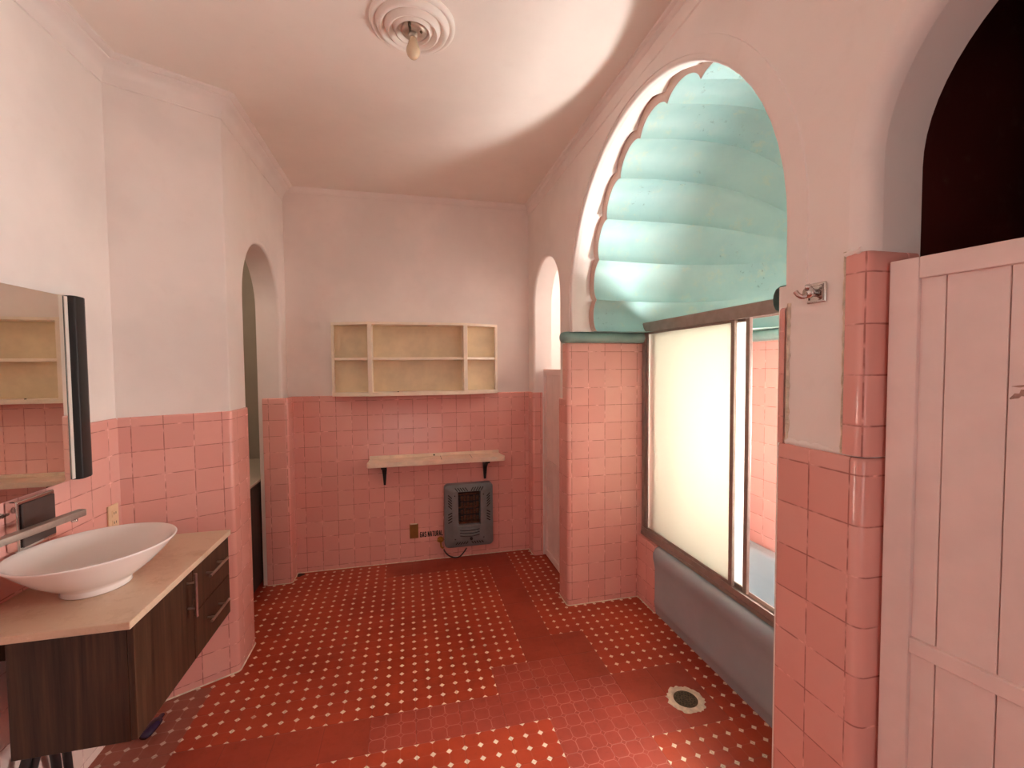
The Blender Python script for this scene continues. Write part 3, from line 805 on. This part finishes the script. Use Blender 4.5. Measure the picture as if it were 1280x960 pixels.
ri = [(x, -D_, z) for x, z in rrect(ww + .004, wz0 - .004, wz1 + .004, .008)]
ri2 = [(x, -D_ + .003, z) for x, z in rrect(ww, wz0, wz1, .006)]
ri3 = [(x, -D_ + .060, z) for x, z in rrect(ww - .002, wz0 + .002, wz1 - .002, .006)]
ring_loft(bm, R + [ri, ri2, ri3], True, True)
hb = from_bm('housing', bm, M['heater'], gh, True); hb.data.set_sharp_from_angle(angle=math.radians(25))
boxobj('mounting_bracket', (-.12, .12, -.0008, .0008, .35, .45), M['heater_dark'], gh)
boxobj('fire_box', (-ww + .004, ww - .004, -.034, -.027, wz0 + .005, wz1 - .005), M['heater_dark'], gh)
# ceramic burner plaques with relief and guard wires
bm = bmesh.new(); random.seed(3)
for k in range(4):
    z0 = wz0 + .03 + k * .055
    for c in range(6):
        x = -.068 + c * .0265; hh = .030 + random.random() * .014
        box(bm, x, x + .018, -.050, -.0345, z0, z0 + hh)
box(bm, -ww + .006, ww - .02, -.050, -.0345, wz0 + .135, wz0 + .144); box(bm, -ww + .006, ww - .006, -.060, -.0345, wz1 - .030, wz1 - .018); box(bm, -ww + .006, ww - .006, -.060, -.0345, wz0 + .006, wz0 + .024)
from_bm('burner', bm, M['burner'], gh)
bm = bmesh.new()
for k in range(4):
    tube(bm, [(-ww + .004, -.070, wz0 + .05 + k * .06), (ww - .004, -.070, wz0 + .05 + k * .06)], .0016, 6)
from_bm('guard_wires', bm, M['grate'], gh)
def slot(bm, cx, cz, ang, L, w, y):
    ca, sa = math.cos(ang), math.sin(ang); pts = []
    for u, v in ((-L, -w), (L, -w), (L, w), (-L, w)): pts.append((cx + u * ca - v * sa, y(cx + u * ca - v * sa, cz + u * sa + v * ca), cz + u * sa + v * ca))
    prism(bm, pts, (0, -.0016, 0))
def ysurf(x, z):
    m_ = min(W_ - abs(x), z, H_ - z)
    pts = [(0, -.045), (.004, -.056), (.022, -.066), (.062, -.082), (.070, -D_), (1, -D_)] if H_ - z > m_ + 1e-6 else [(0, -.045), (.004, -.056), (.022, -.066), (.050, -.082), (.055, -D_), (1, -D_)]
    for (a, p), (b, q_) in zip(pts, pts[1:]):
        if m_ <= b: return p + (q_ - p) * (m_ - a) / (b - a) - .0022
    return -D_
def vents(rows):
    bm = bmesh.new()
    for cx, cz, ang, L, w in rows: slot(bm, cx, cz, math.radians(ang), L, w, ysurf)
    from_bm('vent_slots', bm, M['heater_dark'], gh)
for sg in (-1, 1):
    vents([(sg * (.108 - k * .021), H_ - .040, sg * 52, .017, .0036) for k in range(5)])
    vents([(sg * (.108 - k * .021), .043, -sg * 52, .014, .0036) for k in range(5)])
    vents([(sg * (W_ - .044), H_ - .095 - k * .022, sg * 42, .019, .0038) for k in range(5)])
    vents([(sg * (W_ - .044), H_ - .238 - k * .023, -sg * 35, .019, .0038) for k in range(4)])
bm = bmesh.new()
for k in range(3):
    z = .165 - k * .024; pts = []
    for q in range(11):
        u = q / 10 * 2 - 1; pts.append((u * .083, -D_ - .004, z - .010 * (1 - u * u) + .004))
    tube(bm, pts, [.004 + .006 * math.sqrt(max(0, 1 - (q / 5 - 1) ** 2)) for q in range(11)], 8)
from_bm('louver', bm, M['heater'], gh, True)
for k in range(3):
    z = .157 - k * .024; bm = bmesh.new(); pts = [(u_ * .0083, -D_ - .0016, z - .010 * (1 - (u_ / 10) ** 2)) for u_ in range(-10, 11, 2)]
    tube(bm, pts, .0026, 6); from_bm('louver_shade', bm, M['heater_dark'], gh)  # dark strips draw the shading under each louver
bm = bmesh.new(); tube(bm, [(.012, -D_, .080), (.012, -D_ - .014, .080)], [.013, .011], 18); from_bm('knob', bm, M['ink'], gh, True)
for x, z in ((-.122, .082), (.118, .082), (-.122, H_ - .088), (.118, H_ - .088)):
    bm = bmesh.new(); tube(bm, [(x, -D_, z), (x, -D_ - .003, z)], .005, 10); from_bm('screw', bm, M['ink'], gh, True)

hz = [(.270, YB - .06, .100), (.285, YB - .07, .075), (.315, YB - .075, .045), (.36, YB - .078, .028), (.40, YB - .078, .032), (.435, YB - .07, .060), (.462, YB - .06, .092)]
bm = bmesh.new(); tube(bm, catmull(hz), .0055, 8)
gc = from_bm('gas_hose_cord', bm, M['hosem'], None, True); tag(gc, 'thin black hose drooping under the grey gas heater', 'hose')
gv = thing('gas_valve', 'tarnished brass gas valve on the pink wall at the left of the heater', 'valve', (.248, YB - .001, .165))
bm = bmesh.new(); tube(bm, [(0, -.001, 0), (0, -.010, 0), (0, -.012, 0), (0, -.032, 0)], [.026, .026, .015, .013], 18); from_bm('body', bm, M['brass'], gv, True)
bm = bmesh.new(); tube(bm, [(-.028, -.026, 0), (.022, -.026, 0)], .009, 12); tube(bm, [(0, -.026, 0), (.004, -.028, -.052), (.018, -.045, -.062)], .0075, 10); from_bm('mounting_elbow', bm, M['brass'], gv, True)
bm = bmesh.new(); box(bm, -.020, .020, -.044, -.034, -.007, .007); o = from_bm('lever', bm, M['brass'], gv); bevel(o, .002)
ob = thing('brown_outlet_box', 'small brown cover plate on the pink back wall left of the black lettering', 'cover plate', (.032, YB - .001, .196))
o = boxobj('cover_plate', (-.035, .035, -.010, 0, 0, .118), M['brownbox'], ob); bevel(o, .003)
bm = bmesh.new(); box(bm, -.028, .026, -.016, -.0005, .1185, .1235); from_bm('mounting_tab', bm, M['cream'], ob)
# lettering
GLYPH = {  # strokes on a 2 x 4 grid, heavy condensed capitals
 'G': [((2, 3.6), (1.6, 4), (.4, 4), (0, 3.6), (0, .4), (.4, 0), (1.6, 0), (2, .4), (2, 1.9), (1.1, 1.9))],
 'A': [((0, 0), (.8, 4), (1.2, 4), (2, 0)), ((.35, 1.2), (1.65, 1.2))],
 'S': [((2, 3.3), (1.6, 4), (.4, 4), (0, 3.5), (0, 2.6), (.4, 2.1), (1.6, 1.9), (2, 1.4), (2, .5), (1.6, 0), (.4, 0), (0, .7))],
 'N': [((0, 0), (0, 4), (2, 0), (2, 4))], 'T': [((0, 4), (2, 4)), ((1, 4), (1, 0))],
 'U': [((0, 4), (0, .5), (.5, 0), (1.5, 0), (2, .5), (2, 4))],
 'R': [((0, 0), (0, 4), (1.5, 4), (2, 3.5), (2, 2.5), (1.5, 2), (0, 2)), ((1.0, 2), (2, 0))], 'L': [((0, 4), (0, 0), (2, 0))]}
bm = bmesh.new(); cx = 0.0; ux, uz, hw = .0060, .0096, .0036
for chx in 'GAS NATURAL':
    if chx == ' ': cx += .010; continue
    for st in GLYPH[chx]:
        P_ = [Vector((cx + x * ux, 0, z * uz)) for x, z in st]
        for A_, B_ in zip(P_, P_[1:]):
            d_ = (B_ - A_).normalized(); n_ = Vector((-d_.z, 0, d_.x)) * hw; e_ = d_ * hw * .7
            prism(bm, [A_ - e_ - n_, B_ + e_ - n_, B_ + e_ + n_, A_ - e_ + n_], (0, -.0006, 0))
    cx += 2 * ux + .0092
for v in bm.verts: v.co.x *= .193 / cx
gt = from_bm('wall_sign', bm, M['ink']); gt.location = (.083, YB - .0008, .199)
tag(gt, 'small black GAS NATURAL lettering on the pink back wall tiles', 'sign')

# chipped hole in the back left floor corner
bm = bmesh.new()
pts = []
for k in range(12):
    a = 2 * PI * k / 12; r = 1 + .25 * math.sin(3 * a + 1); pts.append((-.838 + .028 * r * math.cos(a), 3.700 + .030 * r * math.sin(a), .0008))
bm.faces.new([bm.verts.new(p) for p in pts]); struct(from_bm('floor_chip', bm, M['heater_dark']))

# ------------------------------------------------------------------ closet cabinet behind the left arch
cb = thing('closet_cabinet', 'dark wooden cabinet standing in the closet behind the left arch', 'cabinet', (-1.30, 3.70, 0))
o = boxobj('body', (-.22, .218, -.42, .70, .03, .78), M['darkwood'], cb); bevel(o, .004)
o = boxobj('top', (-.235, .228, -.44, .72, .7805, .80), M['closet'], cb); bevel(o, .003)
o = boxobj('plinth', (-.2, .20, -.40, .68, 0, .0295), M['black'], cb)
for y0, y1 in ((-.41, .138), (.142, .69)):
    o = boxobj('door', (.2185, .226, y0, y1, .05, .76), M['darkwood'], cb); bevel(o, .002)

# ------------------------------------------------------------------ bathtub
tb = thing('bathtub', 'grey blue built in bathtub behind the sliding shower doors', 'bathtub', (1.87, 1.8, 0))
def rr2(x0, x1, y0, y1, r, z, n=8):
    out = []
    for cx, cy, a0 in ((x1 - r, y1 - r, 0), (x0 + r, y1 - r, PI / 2), (x0 + r, y0 + r, PI), (x1 - r, y0 + r, 3 * PI / 2)):
        for k in range(n + 1):
            a = a0 + PI / 2 * k / n; out.append((cx + r * math.cos(a) - 1.87, cy + r * math.sin(a) - 1.8, z))
    return out
tx0, tx1, ty0, ty1 = 1.520, 2.216, 1.064, 2.556
bm = bmesh.new(); RR = []
for i0, z, r in ((.030, .002, .01), (.026, .03, .012), (.016, .062, .02), (.010, .085, .025), (.014, .10, .025), (.013, .30, .03), (.006, .345, .03), (.0, .375, .032), (.0, .405, .032), (.006, .425, .036), (.018, .438, .04), (.032, .443, .045), (.05, .444, .05)):
    RR.append(rr2(tx0 + i0, tx1 - min(i0, .004), ty0 + min(i0, .003), ty1 - min(i0, .003), r, z))
for i, z, r in ((.095, .444, .10), (.105, .440, .11), (.115, .425, .12), (.135, .30, .14), (.17, .16, .15), (.20, .10, .15), (.24, .08, .14)):
    RR.append(rr2(tx0 + i, tx1 - i + .03, ty0 + i, ty1 - i, r, z))
ring_loft(bm, RR, True, True)
o = from_bm('tub_shell', bm, M['tub'], tb, True); o.data.set_sharp_from_angle(angle=math.radians(60))
bm = bmesh.new(); lathe(bm, [(0, .083), (.028, .083), (.032, .081)], (0, .30, 0), 20); from_bm('drain_cap', bm, M['chrome'], tb, True)

# ------------------------------------------------------------------ shower enclosure
se = thing('shower_enclosure', 'brown metal framed sliding shower doors with frosted glass on the bathtub rim', 'shower door', (1.60, 1.9, .4475))
def Ps(d): return (d[0] - 1.60, d[1] - 1.60, d[2] - 1.9, d[3] - 1.9, d[4] - .4475, d[5] - .4475)
def fr(name, ds, par=se, m=M['bronze'], bw=.002):
    o = boxobj(name, [Ps(d) for d in ds], m, par); bevel(o, bw); return o
Y0, Y1 = 1.064, 2.766
fr('top_rail', [(1.572, 1.632, Y0, Y1, 1.868, 1.905), (1.568, 1.574, Y0, Y1, 1.838, 1.900), (1.596, 1.599, Y0, Y1, 1.846, 1.868), (1.629, 1.634, Y0, Y1, 1.838, 1.900)])
fr('bottom_rail', [(1.564, 1.638, Y0, Y1, .4475, .468), (1.568, 1.574, Y0, Y1, .468, .500), (1.597, 1.600, Y0, Y1, .468, .484), (1.629, 1.634, Y0, Y1, .468, .492)])
for y0, y1 in ((Y1 - .034, Y1), (Y0, Y0 + .034)):
    fr('jamb', [(1.576, 1.628, y0, y1, .470, 1.866), (1.570, 1.5755, y0, y1, .502, 1.836)])
def panel(x, y0, y1, w):
    p = fr('sliding_panel', [(x - .009, x + .009, y0, y0 + w, .486, 1.850), (x - .009, x + .009, y1 - w, y1, .486, 1.850), (x - .009, x + .009, y0 + w, y1 - w, .486, .512), (x - .009, x + .009, y0 + w, y1 - w, 1.826, 1.850)])
    g = fr('glass_pane', [(x - .002, x + .002, y0 + w - .004, y1 - w + .004, .508, 1.830)], p, M['frosted'], 0.0005)
    return p
p1 = panel(1.586, 1.893, 2.728, .026)
p2 = panel(1.612, 1.822, 2.660, .026)
for zz in (1.143, 1.1905): fr('pull_bar', [(1.600, 1.6025, 1.842, 1.892, zz, zz + .0025)], p2, M['steel'], .0004)

# ------------------------------------------------------------------ coat hook
ch = thing('coat_hook', 'small chrome coat hook on the plaster beside the tub arch', 'hook', (XR - WT - .001, .940, 1.80))
o = boxobj('mounting_plate', (-.007, 0, -.027, .027, -.026, .026), M['chrome'], ch); bevel(o, .003)
o = boxobj('plate_rim', [(-.010, -.0072, -.022, .022, -.021, -.018), (-.010, -.0072, -.022, .022, .018, .021), (-.010, -.0072, -.022, -.019, -.018, .018), (-.010, -.0072, .019, .022, -.018, .018)], M['chrome'], ch)
bm = bmesh.new(); tube(bm, [(-.007, 0, 0), (-.022, 0, 0), (-.024, 0, 0), (-.034, 0, 0)], [.010, .010, .014, .014], 18); from_bm('knob', bm, M['chrome'], ch, True)
bm = bmesh.new(); tube(bm, catmull([(-.030, .004, -.008), (-.037, .010, -.010), (-.045, .016, -.004), (-.050, .020, .006)]), .006, 10); tube(bm, [(-.028, 0, .01), (-.034, 0, .020)], [.009, .006], 10); from_bm('prong', bm, M['chrome'], ch, True)

# ------------------------------------------------------------------ floor drain
fd = thing('floor_drain', 'round rusty floor drain in a ring of broken pale mortar near the bathtub', 'drain', (1.285, 1.842, 0))
bm = bmesh.new(); random.seed(11); NN = 56
ro = [.088 + random.uniform(-.006, .006) + (.010 if 22 < k < 32 and k % 4 == 0 else 0) for k in range(NN)]
def rg(rs, z): return [bm.verts.new(((rs[k] if isinstance(rs, list) else rs) * math.cos(2 * PI * k / NN), (rs[k] if isinstance(rs, list) else rs) * math.sin(2 * PI * k / NN), z)) for k in range(NN)]
A0 = rg(ro, .0006); A1 = rg([r - .008 for r in ro], .004); A2 = rg(.061, .0055); A3 = rg(.056, .0015)
for a, b in ((A0, A1), (A1, A2), (A2, A3)):
    for k in range(NN): bm.faces.new((a[k], a[(k + 1) % NN], b[(k + 1) % NN], b[k]))
from_bm('mortar_ring', bm, M['mortar'], fd)
bm = bmesh.new(); lathe(bm, [(0, .003), (.050, .003), (.055, .002), (.055, .0008)], (0, 0, 0), 36); g = from_bm('grate', bm, M['grate'], fd)
bm = bmesh.new()
for rr, n in ((.014, 6), (.028, 12), (.041, 18)):
    for k in range(n):
        a = 2 * PI * k / n; tube(bm, [(rr * math.cos(a), rr * math.sin(a), .0031), (rr * math.cos(a), rr * math.sin(a), .0035)], .0034, 8)
from_bm('grate_holes', bm, M['heater_dark'], g)

# ------------------------------------------------------------------ ceiling lamp
cl = thing('ceiling_lamp', 'bare bulb on a round plaster ceiling rose with raised rings', 'ceiling lamp', (.045, 1.888, H))
bm = bmesh.new()
pf = [(.170, .0), (.168, -.010), (.162, -.016), (.154, -.016), (.149, -.010), (.146, -.010), (.143, -.016), (.138, -.028), (.130, -.032), (.122, -.028), (.118, -.018), (.113, -.014), (.108, -.020), (.104, -.034), (.096, -.040), (.088, -.036), (.084, -.024), (.080, -.020), (.076, -.026), (.072, -.036), (.066, -.038), (.061, -.030), (.056, -.014), (.0, -.014)]
lathe(bm, pf, (0, 0, 0), 72); o = from_bm('plaster_rose', bm, M['ceil'], cl, True); o.data.set_sharp_from_angle(angle=math.radians(60))
bm = bmesh.new(); lathe(bm, [(.0, -.0145), (.050, -.0145), (.052, -.022), (.050, -.030), (.044, -.036), (.030, -.040), (0, -.040)], (.006, .004, 0), 32); from_bm('socket_plate', bm, M['lampmetal'], cl, True)
bm = bmesh.new(); tube(bm, [(-.015, -.052, -.034), (-.008, .01, -.039)], .006, 10); tube(bm, [(.03, -.02, -.038), (.034, -.02, -.044)], .005, 8); from_bm('bracket', bm, M['grate'], cl, True)
bm = bmesh.new(); lathe(bm, [(0, -.040), (.019, -.040), (.019, -.050), (.015, -.056), (0, -.056)], (0, 0, 0), 24); from_bm('bulb_holder', bm, M['lampmetal'], cl, True)
bm = bmesh.new(); lathe(bm, [(0, -.0565), (.013, -.0565), (.014, -.062), (.020, -.080), (.026, -.096), (.0275, -.108), (.024, -.122), (.015, -.133), (.006, -.137), (0, -.137)], (0, 0, 0), 28); from_bm('bulb', bm, M['bulb'], cl, True)

# ------------------------------------------------------------------ light
lg = bpy.data.lights.new('closet_fill', 'POINT'); lg.energy = 6; lg.color = (1, .9, .76); lg.shadow_soft_size = .08  # unseen fill light added to brighten the closet
lo = bpy.data.objects.new('closet_fill', lg); lo.location = (-1.7, 3.1, 2.6); COL.objects.link(lo)
wd = bpy.data.worlds.new('world'); S.world = wd; wd.use_nodes = True
bgn = wd.node_tree.nodes['Background']; bgn.inputs[0].default_value = (.9, .93, 1, 1); bgn.inputs[1].default_value = .3

# ------------------------------------------------------------------ camera
cam = bpy.data.cameras.new('camera'); co = bpy.data.objects.new('camera', cam); COL.objects.link(co)
cam.sensor_width = 36; cam.lens = 555.2 / 1280 * 36; cam.clip_start = .02
yw, pt, rl = math.radians(13.246), math.radians(-2.293), math.radians(-.440)
fwd = Vector((math.sin(yw) * math.cos(pt), math.cos(yw) * math.cos(pt), math.sin(pt)))
r = Vector((math.cos(yw), -math.sin(yw), 0)); u = r.cross(fwd)
r2 = math.cos(rl) * r + math.sin(rl) * u; u2 = -math.sin(rl) * r + math.cos(rl) * u
mt = Matrix((r2, u2, -fwd)).transposed().to_4x4(); mt.translation = (0, 0, 1.6177)
co.matrix_world = mt
S.camera = co
S.view_settings.view_transform = 'Standard'; S.view_settings.look = 'None'; S.view_settings.exposure = 0.64; S.view_settings.gamma = 1; S.view_settings.use_curve_mapping = False
S.cycles.max_bounces = 14; S.cycles.diffuse_bounces = 12; S.cycles.transmission_bounces = 8; S.cycles.use_denoising = True
S.cycles.sample_clamp_indirect = 8
